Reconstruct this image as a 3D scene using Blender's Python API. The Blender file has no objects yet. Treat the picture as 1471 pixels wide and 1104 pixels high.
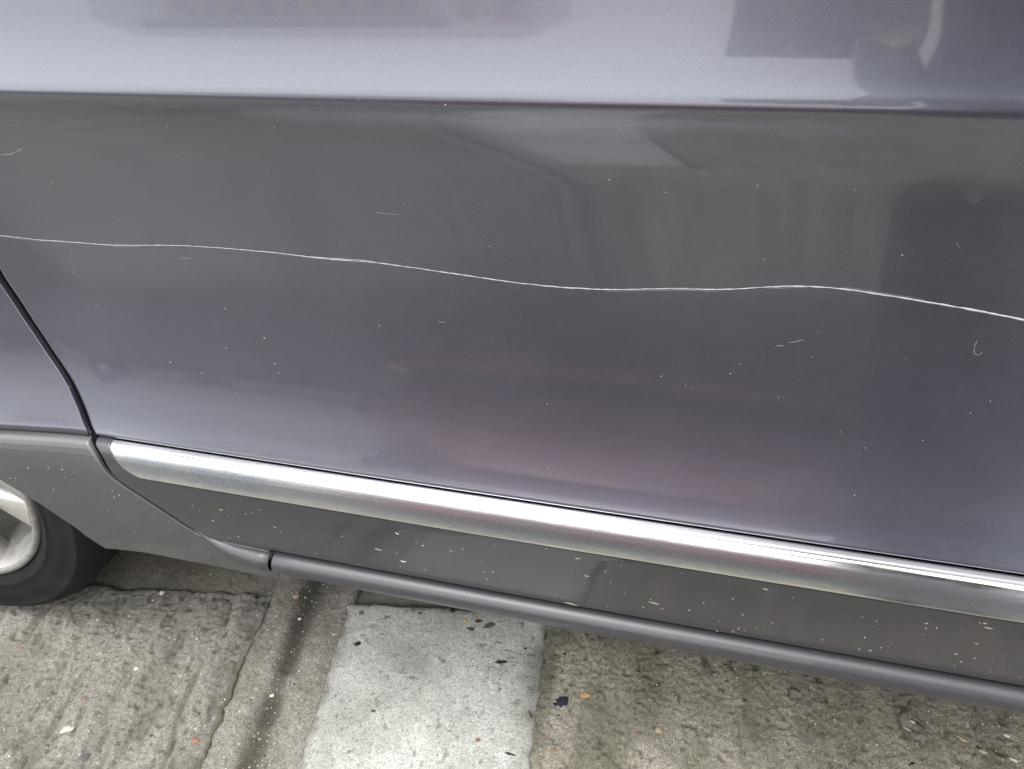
import bpy, bmesh, math, random
import numpy as np
from mathutils import Vector, Matrix

# ------------------------------------------------------------------ camera, sky, sun, exposure
SC = bpy.context.scene
COL = SC.collection
cam_d = bpy.data.cameras.new('camera'); cam = bpy.data.objects.new('camera', cam_d); COL.objects.link(cam)
SC.camera = cam
cam_d.sensor_fit = 'HORIZONTAL'; cam_d.sensor_width = 36.0; cam_d.lens = 36.0 * 1132 / 1471
cam_d.clip_start = 0.01; cam_d.clip_end = 3000
CAM_LOC = Vector((0, -.52, 1.0))
_r = Vector((0.96332656, 0.25982623, -0.06702442)); _f = Vector((-0.24585406, 0.75457789, -0.60841433)); _u = _r.cross(_f)
CAM_R, CAM_F, CAM_U = _r, _f, _u
cam.matrix_world = Matrix(((_r.x, _u.x, -_f.x, CAM_LOC.x), (_r.y, _u.y, -_f.y, CAM_LOC.y), (_r.z, _u.z, -_f.z, CAM_LOC.z), (0, 0, 0, 1)))

SUN_EL, SUN_AZ = math.radians(72), math.radians(222)       # azimuth clockwise from +Y: behind the photographer's left shoulder
W = bpy.data.worlds.new('World'); SC.world = W; W.use_nodes = True
nt = W.node_tree; nt.nodes.clear()
sky = nt.nodes.new('ShaderNodeTexSky'); sky.sky_type = 'NISHITA'; sky.sun_disc = False
sky.sun_elevation = SUN_EL; sky.sun_rotation = SUN_AZ; sky.air_density = 1.0; sky.dust_density = 4.0; sky.ozone_density = 1.0
hsv = nt.nodes.new('ShaderNodeHueSaturation'); hsv.inputs['Saturation'].default_value = .09
bg = nt.nodes.new('ShaderNodeBackground'); bg.inputs['Strength'].default_value = .13
wo = nt.nodes.new('ShaderNodeOutputWorld')
nt.links.new(sky.outputs[0], hsv.inputs['Color']); nt.links.new(hsv.outputs[0], bg.inputs[0]); nt.links.new(bg.outputs[0], wo.inputs[0])
sl = bpy.data.lights.new('sun', 'SUN'); sl.energy = 1.4; sl.angle = math.radians(172); sl.color = (1, .97, .93)
sun = bpy.data.objects.new('sun', sl); COL.objects.link(sun)
_d = Vector((math.sin(SUN_AZ) * math.cos(SUN_EL), math.cos(SUN_AZ) * math.cos(SUN_EL), math.sin(SUN_EL)))
sun.rotation_euler = _d.to_track_quat('Z', 'Y').to_euler(); sun.location = (0, 0, 20)
vs = SC.view_settings; vs.view_transform = 'Standard'; vs.look = 'None'; vs.exposure = 1.28; vs.gamma = 1.0; vs.use_curve_mapping = False
SC.cycles.max_bounces = 8; SC.cycles.use_denoising = True

# ------------------------------------------------------------------ helpers
rng = random.Random(7)
def link(o, parent=None):
    COL.objects.link(o)
    if parent is not None: o.parent = parent
    return o
def empty(name, loc=(0, 0, 0), parent=None):
    o = bpy.data.objects.new(name, None); o.empty_display_size = .1; o.location = loc
    return link(o, parent)
def tag(o, label=None, cat=None, group=None, kind=None):
    if label: o['label'] = label
    if cat: o['category'] = cat
    if group: o['group'] = group
    if kind: o['kind'] = kind
    return o
def mesh_obj(name, V, Fc, mat=None, parent=None, smooth=True):
    me = bpy.data.meshes.new(name); me.from_pydata([tuple(map(float, v)) for v in V], [], [tuple(map(int, f)) for f in Fc])
    me.update()
    if smooth: me.shade_smooth()
    for m in (mat if isinstance(mat, (list, tuple)) else [mat]):
        if m: me.materials.append(m)
    return link(bpy.data.objects.new(name, me), parent)
def grid_mesh(name, P, mat, parent=None, smooth=True, flip=False, closed_u=False):
    """P: (rows, cols, 3) array of points"""
    P = np.asarray(P, float); r, c = P.shape[:2]
    i = np.arange(r - 1)[:, None]; n = c if closed_u else c - 1; j = np.arange(n)[None, :]; j2 = (j + 1) % c
    q = np.stack([i * c + j, i * c + j2, (i + 1) * c + j2, (i + 1) * c + j], -1).reshape(-1, 4)
    if flip: q = q[:, ::-1]
    me = bpy.data.meshes.new(name)
    me.vertices.add(r * c); me.vertices.foreach_set('co', P.reshape(-1).astype(np.float32))
    nf = len(q); me.loops.add(nf * 4); me.loops.foreach_set('vertex_index', q.reshape(-1).astype(np.int32))
    me.polygons.add(nf); me.polygons.foreach_set('loop_start', np.arange(0, nf * 4, 4, dtype=np.int32))
    me.update(calc_edges=True); me.validate()
    if smooth: me.shade_smooth()
    if mat: me.materials.append(mat)
    return link(bpy.data.objects.new(name, me), parent)
def lathe(name, prof, centre, mat, parent=None, n=96, a0=0., a1=2 * math.pi, flat=None):
    """prof: (r, y) pairs turned round an axis parallel to Y through centre (x, y, z)"""
    cx, cy, cz = centre; full = abs(a1 - a0 - 2 * math.pi) < 1e-6
    A = np.linspace(a0, a1, n, endpoint=not full)
    P = np.zeros((len(prof), len(A), 3))
    for k, (r, y) in enumerate(prof):
        P[k, :, 0] = cx + r * np.cos(A); P[k, :, 1] = cy + y; P[k, :, 2] = cz + r * np.sin(A)
    if flat is not None: P[:, :, 2] = np.maximum(P[:, :, 2], flat)
    return grid_mesh(name, P, mat, parent, closed_u=full)
def box(name, c, s, mat, parent=None, bevel=0., rot=None):
    bm = bmesh.new(); bmesh.ops.create_cube(bm, size=1); bmesh.ops.scale(bm, vec=s, verts=bm.verts)
    if bevel: bmesh.ops.bevel(bm, geom=bm.edges[:], offset=bevel, segments=2, affect='EDGES', profile=.6)
    if rot is not None: bmesh.ops.transform(bm, matrix=rot.to_4x4(), verts=bm.verts)
    bmesh.ops.translate(bm, vec=c, verts=bm.verts)
    me = bpy.data.meshes.new(name); bm.to_mesh(me); bm.free(); me.materials.append(mat)
    return link(bpy.data.objects.new(name, me), parent)
def sstep(a, b, x):
    t = np.clip((np.asarray(x, float) - a) / (b - a), 0, 1); return t * t * (3 - 2 * t)
def _hash(i, j, s):
    h = (i.astype(np.int64) * 374761393 + j.astype(np.int64) * 668265263 + s * 974634777) & 0xffffffff
    h = ((h ^ (h >> 13)) * 1274126177) & 0xffffffff
    return ((h ^ (h >> 16)) & 0xffff) / 65535.
def vnoise(x, y, s=0):
    i, j = np.floor(x), np.floor(y); u, v = x - i, y - j; u = u * u * (3 - 2 * u); v = v * v * (3 - 2 * v)
    return (_hash(i, j, s) * (1 - u) + _hash(i + 1, j, s) * u) * (1 - v) + (_hash(i, j + 1, s) * (1 - u) + _hash(i + 1, j + 1, s) * u) * v
def fbm(x, y, f, o=4, s=0):
    a, t, n = 1., 0., 0.
    for k in range(o):
        t = t + a * vnoise(x * f, y * f, s + k * 17); n += a; a *= .5; f *= 2.03
    return t / n

# ------------------------------------------------------------------ materials
class NT:
    def __init__(s, name):
        s.m = bpy.data.materials.new(name); s.m.use_nodes = True; s.t = s.m.node_tree; s.b = s.t.nodes['Principled BSDF']; s.i = s.b.inputs
        s.co = s.t.nodes.new('ShaderNodeTexCoord').outputs['Object']
    def n(s, typ, **kw):
        nd = s.t.nodes.new(typ)
        for k, v in kw.items(): setattr(nd, k, v)
        return nd
    def l(s, a, b): s.t.links.new(a, b)
    def noise(s, scale, detail=4, rough=.55, vec=None, out=0, dist=0.):
        nd = s.n('ShaderNodeTexNoise'); nd.inputs['Scale'].default_value = scale; nd.inputs['Detail'].default_value = detail
        nd.inputs['Roughness'].default_value = rough; nd.inputs['Distortion'].default_value = dist; s.l(vec or s.co, nd.inputs['Vector']); return nd.outputs[out]
    def stretch(s, sc, rot=(0, 0, 0)):
        nd = s.n('ShaderNodeMapping'); nd.inputs['Scale'].default_value = sc; nd.inputs['Rotation'].default_value = rot; s.l(s.co, nd.inputs['Vector']); return nd.outputs[0]
    def ramp(s, fac, stops, interp='LINEAR'):
        nd = s.n('ShaderNodeValToRGB'); e = nd.color_ramp; e.interpolation = interp
        while len(e.elements) < len(stops): e.elements.new(.5)
        for el, (p, c) in zip(e.elements, stops):
            el.position = p; el.color = (c, c, c, 1) if isinstance(c, (int, float)) else (*c, 1)
        s.l(fac, nd.inputs[0]); return nd.outputs[0]
    def mix(s, fac, a, b, mode='MIX'):
        nd = s.n('ShaderNodeMix', data_type='RGBA', blend_type=mode)
        for sock, v in ((nd.inputs[0], fac), (nd.inputs[6], a), (nd.inputs[7], b)):
            if hasattr(v, 'is_linked'): s.l(v, sock)
            elif sock.type == 'VALUE': sock.default_value = v
            else: sock.default_value = (*v, 1) if not isinstance(v, (int, float)) else (v, v, v, 1)
        return nd.outputs[2]
    def math(s, op, a, b=0.):
        nd = s.n('ShaderNodeMath', operation=op)
        for k, v in enumerate((a, b)):
            if hasattr(v, 'is_linked'): s.l(v, nd.inputs[k])
            else: nd.inputs[k].default_value = v
        return nd.outputs[0]
    def attr(s, name): nd = s.n('ShaderNodeAttribute'); nd.attribute_name = name; return nd.outputs['Fac']
    def set(s, **kw):
        for k, v in kw.items():
            sock = s.i[k.replace('_', ' ')]
            if hasattr(v, 'is_linked'): s.l(v, sock)
            else: sock.default_value = (*v, 1) if isinstance(v, (tuple, list)) and len(v) == 3 else v
        return s
    def bump(s, h, strength=.3, dist=.001):
        nd = s.n('ShaderNodeBump'); nd.inputs['Strength'].default_value = strength; nd.inputs['Distance'].default_value = dist
        s.l(h, nd.inputs['Height']); s.l(nd.outputs[0], s.i['Normal']); return s
def plain(name, col, rough=.6, metal=0., var=.15, scale=20, **kw):
    m = NT(name); f = m.noise(scale, 4)
    lo = tuple(max(0, c * (1 - var)) for c in col); hi = tuple(min(1, c * (1 + var)) for c in col)
    m.set(Base_Color=m.mix(f, lo, hi), Roughness=rough, Metallic=metal, **kw); return m.m

def paint(name, col, dust=.25, metal=.8, rough=.42, coat=1., splash=False, dcol=(.24, .23, .215)):
    m = NT(name)
    flake = m.noise(2600, 1, .5)
    base = m.mix(m.ramp(flake, [(.35, 0.), (.65, 1.)]), tuple(c * .82 for c in col), tuple(min(1, c * 1.18) for c in col))
    big = m.noise(5.5, 5, .6); fine = m.noise(160, 3, .7); streak = m.noise(26, 4, .6, m.stretch((.5, 1, 2.2)))
    film = m.math('MULTIPLY', m.ramp(big, [(.3, .55), (.75, 1.)]), m.ramp(streak, [(.3, .78), (.75, 1.)]))
    film = m.math('MULTIPLY', film, m.ramp(fine, [(.3, .72), (.75, 1.)]))
    vor = m.n('ShaderNodeTexVoronoi'); vor.inputs['Scale'].default_value = 120; m.l(m.co, vor.inputs['Vector'])
    spot = m.math('MULTIPLY', m.ramp(vor.outputs['Distance'], [(.05, 1.), (.16, 0.)]), m.ramp(m.noise(38, 2), [(.60, 0.), (.70, 1.)]))
    if splash:            # road film thrown up from below
        sep = m.n('ShaderNodeSeparateXYZ'); m.l(m.co, sep.inputs[0])
        zz = m.math('ADD', m.math('MULTIPLY', m.math('SUBTRACT', sep.outputs['Z'], .32), 10.), m.math('MULTIPLY', m.math('SUBTRACT', big, .5), .9))
        film = m.math('MULTIPLY', film, m.ramp(zz, [(0., 1.6), (.5, 1.), (.9, .35)]))
    d = m.math('ADD', m.math('MULTIPLY', film, dust), m.math('MULTIPLY', spot, .09))
    dustc = m.mix(fine, dcol, tuple(c * 1.4 for c in dcol))
    m.set(Base_Color=m.mix(d, base, dustc), Metallic=m.math('MULTIPLY', m.math('SUBTRACT', 1., d), metal), Roughness=m.math('ADD', rough, m.math('MULTIPLY', d, .35)),
          Coat_Weight=m.math('MULTIPLY', m.math('SUBTRACT', 1., m.math('MULTIPLY', d, .8)), coat), Coat_Roughness=m.math('ADD', .03, m.math('MULTIPLY', d, .14)), Coat_IOR=1.55)
    m.bump(m.noise(420, 2), .012, .0006); return m.m

M_PAINT = paint('gunmetal_paint', (.148, .157, .198), .20, .85, .25, dcol=(.176, .184, .210))
M_CLAD = paint('gunmetal_lower_paint', (.054, .053, .063), .19, .45, .38, .6, True, (.205, .203, .206))
M_MOULD = paint('gunmetal_moulding_paint', (.088, .090, .100), .20, .50, .38, .6, dcol=(.20, .20, .195))
M_BEAD = paint('gunmetal_sill_paint', (.052, .053, .064), .16, .50, .42, .35)
def chrome_mat():
    m = NT('weathered_chrome'); v = m.stretch((1.0, 5, 5)); a = m.noise(38, 6, .7, v); b = m.noise(620, 4, .75)
    sep = m.n('ShaderNodeSeparateXYZ'); m.l(m.co, sep.inputs[0])
    zz = m.math('ADD', sep.outputs['Z'], m.math('MULTIPLY', m.math('SUBTRACT', a, .5), .012))
    band = m.math('MULTIPLY', m.ramp(m.math('MULTIPLY', m.math('SUBTRACT', zz, .42), 28), [(.10, .25), (.30, 1.), (.72, 1.), (.88, 0.)]), m.ramp(m.noise(9, 4), [(.3, .5), (.6, 1.)]))
    haze = m.math('MULTIPLY', band, m.ramp(b, [(.25, .45), (.65, 1.)]))
    m.set(Base_Color=m.mix(m.ramp(m.noise(1100, 2, .6), [(.66, 0.), (.72, .6)]), m.mix(haze, (.82, .82, .82), (.24, .28, .32)), (.10, .09, .08)), Metallic=m.math('SUBTRACT', 1., m.math('MULTIPLY', haze, .22)), Roughness=m.ramp(haze, [(0., .10), (1., .30)]))
    m.bump(b, .05, .0004); return m.m
M_CHROME = chrome_mat()
M_BLACK = plain('black_rubber_seal', (.004, .004, .005), .9, Specular_IOR_Level=.08)
M_DARKPL = plain('dark_plastic_liner', (.02, .02, .021), .8)
def tyre_mat():
    m = NT('tyre_rubber'); n = m.noise(14, 5, .6); f = m.noise(300, 3)
    m.set(Base_Color=m.mix(m.ramp(n, [(.4, 0.), (.75, .55)]), m.mix(f, (.006, .0065, .008), (.011, .012, .014)), (.026, .025, .024)), Roughness=.8, Specular_IOR_Level=.22); m.bump(f, .2, .0008); return m.m
M_TYRE = tyre_mat()
def rim_mat():
    m = NT('silver_alloy'); n = m.noise(22, 5, .65); f = m.noise(240, 3)
    d = m.ramp(n, [(.42, 0.), (.8, .5)])
    m.set(Base_Color=m.mix(d, (.58, .575, .56), (.29, .26, .23)), Metallic=m.math('SUBTRACT', .75, d), Roughness=m.math('ADD', .34, m.math('MULTIPLY', d, .4))); m.bump(f, .03, .0005); return m.m
M_RIM = rim_mat()
M_SCRAPED = plain('kerbed_rim_edge', (.30, .30, .29), .65, .5, .5, 120)
M_DISC = plain('brake_disc_steel', (.20, .17, .15), .5, .9, .3, 60)
M_SCRATCH = plain('bare_scratch', (.50, .53, .58), .6, 0., .45, 160)
M_SCUFF = plain('pale_scuff', (.20, .21, .225), .7, 0., .4, 300)
M_SPECK = [plain('speck_straw', (.28, .245, .19), .85), plain('speck_white', (.50, .48, .44), .8), plain('speck_brown', (.26, .21, .16), .9)]
M_GLASS = NT('dark_glass').set(Base_Color=(.01, .012, .014), Roughness=.03, Specular_IOR_Level=.6).m

def concrete(name, c1, c2, dirt=(.085, .078, .062), moss=(.105, .112, .062), speck=.55, pit=.5, con=1.):
    m = NT(name)
    big = m.noise(7, 5, .6); mid = m.noise(55, 5, .65); fine = m.noise(420, 4, .7)
    warp = m.n('ShaderNodeVectorMath', operation='MULTIPLY_ADD'); m.l(m.noise(210, 3, .6, out=1), warp.inputs[0]); warp.inputs[1].default_value = (.010, .010, .010); m.l(m.co, warp.inputs[2]); wc = warp.outputs[0]
    col = m.mix(m.ramp(big, [(.3, 0.), (.7, 1.)]), c1, c2)
    col = m.mix(m.ramp(mid, [(.3, .34), (.7, 0.)]), col, tuple(c * .58 for c in c1))
    col = m.mix(m.ramp(mid, [(.56, 0.), (.8, .35)]), col, tuple(min(1, c * 1.3) for c in c2))
    g1 = m.noise(330, 3, .75); g2 = m.noise(800, 2, .7)
    col = m.mix(1., col, m.ramp(g1, [(.30, 1 - .62 * con), (.48, 1.), (.70, 1 + .45 * con)]), 'MULTIPLY')
    col = m.mix(1., col, m.ramp(g2, [(.30, 1 - .5 * con), (.5, 1.), (.70, 1 + .42 * con)]), 'MULTIPLY')
    for sc, lo, hi, th, cc in ((330, .0, .34, .55, None), (150, .0, .26, .62, None)):
        v = m.n('ShaderNodeTexVoronoi'); v.inputs['Scale'].default_value = sc; m.l(wc, v.inputs['Vector'])
        sep = m.n('ShaderNodeSeparateColor'); m.l(v.outputs['Color'], sep.inputs[0])
        grain = m.ramp(sep.outputs[0], [(0., (.075, .075, .075)), (.17, (.16, .15, .13)), (.3, (.38, .36, .31)), (.5, (.30, .29, .26)), (.66, (.46, .44, .39)), (.80, (.27, .21, .15)), (.90, (.60, .58, .54))], 'CONSTANT')
        msk = m.math('MULTIPLY', m.ramp(v.outputs['Distance'], [(hi * .75, 1.), (hi, 0.)]), m.ramp(sep.outputs[1], [(th, 0.), (th + .04, speck)]))
        col = m.mix(msk, col, grain)
    v = m.n('ShaderNodeTexVoronoi'); v.inputs['Scale'].default_value = 75; m.l(wc, v.inputs['Vector']); sep = m.n('ShaderNodeSeparateColor'); m.l(v.outputs['Color'], sep.inputs[0])
    agg = m.ramp(sep.outputs[2], [(0., (.12, .115, .105)), (.25, (.33, .25, .18)), (.4, (.42, .40, .35)), (.6, (.24, .23, .21)), (.8, (.52, .50, .45))], 'CONSTANT')
    col = m.mix(m.math('MULTIPLY', m.ramp(v.outputs['Distance'], [(.20, .8), (.27, 0.)]), m.ramp(sep.outputs[1], [(.88, 0.), (.90, .85)])), col, agg)
    holes = m.noise(250, 3, .6)
    col = m.mix(m.ramp(holes, [(.28, pit), (.36, 0.)]), col, (.045, .043, .038))
    st = m.math('MULTIPLY', m.attr('stain'), m.ramp(mid, [(.2, .55), (.7, 1.)]))
    col = m.mix(st, col, m.mix(fine, tuple(c * .7 for c in dirt), tuple(c * 1.5 for c in dirt)))
    col = m.mix(m.math('MULTIPLY', m.attr('moss'), m.ramp(fine, [(.3, .5), (.7, 1.)])), col, moss)
    col = m.mix(m.math('MULTIPLY', m.attr('pit'), .75), col, (.085, .08, .07))
    m.set(Base_Color=col, Roughness=.92, Specular_IOR_Level=.25)
    h = m.math('ADD', m.math('MULTIPLY', fine, .6), m.math('MULTIPLY', m.noise(900, 3, .7), .4))
    m.bump(h, 1., .0026); return m.m
M_CON_L = concrete('ridged_concrete', (.25, .24, .21), (.32, .308, .275), speck=.7, con=.85)
M_CON_P = concrete('pale_repair_concrete', (.58, .59, .55), (.65, .655, .615), speck=.6, pit=.7, con=.62)
M_CON_R = concrete('mossy_concrete', (.36, .335, .27), (.45, .42, .35), speck=.75, con=.95)
M_CON_C = concrete('channel_concrete', (.29, .272, .238), (.36, .34, .305))
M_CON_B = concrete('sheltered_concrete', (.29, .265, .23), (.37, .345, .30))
M_ROAD = plain('asphalt', (.062, .061, .060), .9, 0, .35, 3)

# ------------------------------------------------------------------ measured positions (metres)
MARKS = [
    ([(-0.6662, 0.7534), (-0.6551, 0.7536), (-0.6409, 0.7583), (-0.6349, 0.7613)], 0.00275),
    ([(-0.2923, 0.717), (-0.2817, 0.7157), (-0.2696, 0.7158)], 0.00137),
    ([(0.1888, 0.6298), (0.1874, 0.6375), (0.1887, 0.6418)], 0.00165),
    ([(0.1882, 0.6303), (0.1918, 0.6289), (0.1941, 0.6316)], 0.00137),
    ([(-0.6294, 0.5962), (-0.6279, 0.5926)], 0.0011),
    ([(-0.6258, 0.5966), (-0.6232, 0.5938)], 0.0011),
    ([(0.1545, 0.7205), (0.1575, 0.7157)], 0.00165),
    ([(0.0259, 0.8119), (0.029, 0.8086)], 0.00165),
    ([(0.0449, 0.621), (0.0517, 0.6223)], 0.00165),
    ([(0.0551, 0.6252), (0.0662, 0.6289)], 0.00165),
    ([(-0.2462, 0.6143), (-0.2394, 0.6143)], 0.00137),
    ([(-0.5075, 0.6566), (-0.4941, 0.6569)], 0.00165),
]
DOTS = [(-0.4638, 0.7884, 0.0009), (-0.3606, 0.792, 0.0009), (0.1221, 0.7074, 0.00113), (-0.0919, 0.7561, 0.00113), (-0.0496, 0.7479, 0.0009), (-0.4699, 0.6064, 0.00113), (0.0128, 0.5927, 0.0009), (0.0197, 0.6017, 0.00067), (-0.0438, 0.5837, 0.0009), (-0.3056, 0.605, 0.0009), (-0.1407, 0.4875, 0.00067), (-0.1442, 0.5457, 0.00067), (-0.2178, 0.4929, 0.00067), (-0.0226, 0.5777, 0.00067), (0.0536, 0.5759, 0.00067), (-0.3149, 0.4802, 0.00067), (0.0153, 0.7569, 0.0009), (-0.0722, 0.7941, 0.0009), (-0.0612, 0.8019, 0.00067), (-0.2074, 0.8172, 0.00113), (-0.1927, 0.692, 0.00067), (-0.5854, 0.4839, 0.00067), (-0.4782, 0.4736, 0.0009), (-0.4313, 0.5797, 0.00135), (-0.4234, 0.5539, 0.00135), (-0.4206, 0.5449, 0.00113), (-0.5109, 0.5351, 0.00113), (-0.5478, 0.5421, 0.00135), (-0.4776, 0.5641, 0.00113), (-0.6823, 0.503, 0.00113)]
BITS = [(-0.2914, 0.4036, 0.0027, 30), (-0.2941, 0.3565, 0.0048, 5), (-0.3199, 0.37, 0.0054, 3), (-0.2358, 0.3898, 0.0024, 20), (-0.1943, 0.3663, 0.0021, 20), (-0.0975, 0.3868, 0.003, 0), (-0.1057, 0.4117, 0.0036, 0), (-0.2019, 0.3509, 0.0021, 45), (-0.0319, 0.3612, 0.006, 8), (-0.1151, 0.3339, 0.0075, 4), (-0.2223, 0.3967, 0.0012, 0), (-0.1359, 0.4182, 0.0009, 0), (-0.0791, 0.3998, 0.0012, 0), (-0.5004, 0.3922, 0.003, 10), (-0.4393, 0.3774, 0.0015, 0), (-0.4484, 0.4041, 0.0009, 0), (-0.4335, 0.3717, 0.0015, 0), (0.1649, 0.3456, 0.0018, 10), (0.1723, 0.353, 0.0012, 0), (0.0771, 0.3631, 0.0015, 15), (0.0293, 0.3325, 0.0012, 5), (0.2447, 0.4089, 0.0042, 5), (0.2405, 0.4146, 0.0024, 0), (0.2382, 0.3531, 0.0015, 10), (0.2468, 0.3622, 0.0012, 0), (0.2315, 0.3637, 0.0018, 5), (0.044, 0.3363, 0.0015, 20), (0.1988, 0.4016, 0.0021, 5), (0.2, 0.3945, 0.0012, 0), (0.2424, 0.3846, 0.0024, 5), (0.0649, 0.4123, 0.003, 5), (0.0882, 0.4066, 0.0009, 0), (0.0388, 0.3898, 0.0012, 0), (0.0011, 0.3598, 0.0012, 0), (0.1556, 0.3446, 0.0015, 0)]
CHIPS = [
    (-0.466,0.070,11.6,'black',0.75,'stone','black rounded pebble near the left edge of the pale patch'),
    (-0.483,0.122,10.7,'rust',0.8,'stone','small orange pebble at the left rear corner of the pale patch'),
    (-0.505,0.129,18.0,'cream',0.5,'stone','pale flat stone at the rear corner of the pale patch'),
    (-0.393,0.141,8.2,'slate',0.6,'stone','small slate grey pebble near the rear edge of the pale patch'),
    (-0.346,0.156,11.6,'black',0.6,'debris_chip','black angular chip touching the rear edge of the pale patch'),
    (-0.321,0.143,8.1,'amber',0.9,'stone','tiny yellow stone on the pale patch beside the brown chips'),
    (-0.301,0.147,12.6,'brown',0.7,'leaf_fragment','dark red brown leaf fragment on the pale patch below the sill'),
    (-0.309,0.131,14.9,'slate',0.4,'debris_chip','flat dark grey oblong chip left of the large grey flake'),
    (-0.283,0.143,19.4,'greybrown',0.6,'debris_chip','largest grey brown flake on the pale patch under the sill'),
    (-0.276,0.164,12.7,'brick',0.35,'debris_chip','thin red sliver lying on the pale patch near the sill'),
    (-0.242,0.169,9.2,'black',0.7,'stone','small black pebble just below the sill at the patch'),
    (-0.213,0.172,12.6,'rust',0.5,'leaf_fragment','rust brown fragment at the rear right corner of the pale patch'),
    (-0.249,0.087,22.2,'black',0.35,'leaf_fragment','black pointed leaf scrap in the middle of the pale patch'),
    (-0.221,0.116,5.6,'black',0.8,'stone','tiny black pebble near the right edge of the pale patch'),
    (-0.401,-0.024,8.8,'slate',0.7,'stone','grey pebble set in the left part of the pale patch'),
    (-0.189,0.019,13.9,'darkbrown',0.22,'twig','short dark twig at the right edge of the pale patch'),
    (-0.202,-0.039,13.6,'black',0.4,'debris_chip','black upright chip at the front of the pale patch'),
    (-0.248,-0.031,9.5,'rust',0.7,'stone','faint orange brown stone at the front of the pale patch'),
    (-0.164,0.121,5.6,'black',0.8,'stone','tiny black pebble on the mossy slab right of the patch'),
    (-0.152,0.047,20.4,'navy',0.8,'crumpled_scrap','crumpled dark blue scrap on the mossy slab beside the patch'),
    (-0.123,0.065,16.2,'orange',0.75,'stone','bright orange stone on the mossy concrete slab'),
    (-0.152,0.028,7.5,'black',0.4,'debris_chip','small dark chip just in front of the crumpled blue scrap'),
    (-0.045,0.026,10.6,'brick',0.8,'stone','brick red stone beside a round tan pebble'),
    (-0.020,0.037,13.8,'tan',0.9,'stone','round tan pebble beside the brick red stone'),
    (-0.146,0.173,15.9,'brick',0.4,'leaf_fragment','flat reddish fragment under the sill right of the patch'),
    (-0.058,0.170,12.4,'black',0.35,'leaf_fragment','curled black scrap under the sill on the mossy slab'),
    (-0.147,-0.020,10.5,'rust',0.8,'stone','dull orange stone near the front edge of the mossy slab'),
    (-0.758,-0.171,18.1,'slate',0.85,'stone','dark grey stone in the lower left of the ridged slab'),
    (-0.809,-0.145,22.4,'cream',0.65,'stone','large pale stone set in the lower left of the ridged slab'),
    (-0.774,-0.040,8.8,'white',0.7,'stone','white chip in the middle of the ridged slab'),
    (-0.818,0.088,10.6,'white',0.9,'stone','white chip near the rear edge of the ridged slab'),
    (-0.624,-0.117,18.5,'rust',0.5,'stone','long orange brown stone at the dirty channel edge of the ridged slab'),
    (-0.819,-0.100,12.6,'brick',0.7,'stone','pinkish red stone flush in the ridged slab'),
    (-0.975,-0.050,10.9,'brick',0.7,'stone','small reddish brown stone on the ridged slab before the tyre'),
    (-0.641,-0.082,7.0,'slate',0.8,'stone','small dark pebble near the channel edge of the ridged slab'),
    (-0.581,0.099,8.5,'white',0.6,'stone','white chip lying in the dark joint under the sill'),
    (-0.558,-0.029,9.2,'white',0.6,'stone','white chip in the dirty joint halfway to the front'),
    (-0.602,0.132,13.6,'pink',0.9,'stone','pinkish square stone beside the dark joint under the sill'),
    (-0.511,0.080,7.1,'white',0.4,'stone','small white sliver right of the dark joint'),
    (0.289,0.110,12.4,'straw',0.25,'straw_piece','pale straw piece on the brown grit at the right'),
    (0.304,0.118,14.8,'darkbrown',0.22,'straw_piece','brown straw piece lying next to the pale straw'),
    (0.296,0.121,7.9,'white',0.45,'stone','cream chip above the pair of straw pieces'),
    (0.353,0.110,14.9,'straw',0.3,'straw_piece','tan straw sliver right of the straw pair'),
    (0.374,0.099,10.3,'cream',0.5,'stone','cream chip on the brown grit near the right edge'),
    (0.406,0.128,9.3,'white',0.7,'stone','white pebble close to the right border under the sill'),
    (0.408,0.096,11.5,'white',0.45,'stone','white sliver in the bottom right corner'),
    (0.288,0.063,11.1,'black',0.5,'debris_chip','black chip at the bottom right on brown grit'),
    (0.370,0.104,8.0,'darkbrown',0.6,'stone','small dark brown stone beside the cream chip'),
]

# ------------------------------------------------------------------ ground
road = grid_mesh('ground', [[(x, y, -.035) for x in np.linspace(-800, 800, 9)] for y in np.linspace(-800, 800, 9)], M_ROAD)
tag(road, kind='structure')
PH = math.radians(9); O2 = np.array([-.505, .134]); E1 = np.array([math.cos(PH), math.sin(PH)]); E2 = np.array([math.sin(PH), -math.cos(PH)])
def axis(a, b, f0, f1, step):
    """positions from a to b: fine steps between f0 and f1, growing steps outside"""
    lo, hi = max(a, f0), min(b, f1)
    if lo >= hi: return np.linspace(a, b, 14)
    mid = list(np.linspace(lo, hi, max(2, int((hi - lo) / step) + 1)))
    x, s = lo, step
    pre = []
    while x > a + 1e-6:
        s *= 1.25; x = max(a, x - s); pre.append(x)
    x, s = hi, step; post = []
    while x < b - 1e-6:
        s *= 1.25; x = min(b, x + s); post.append(x)
    return np.array(pre[::-1] + mid + post)
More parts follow.
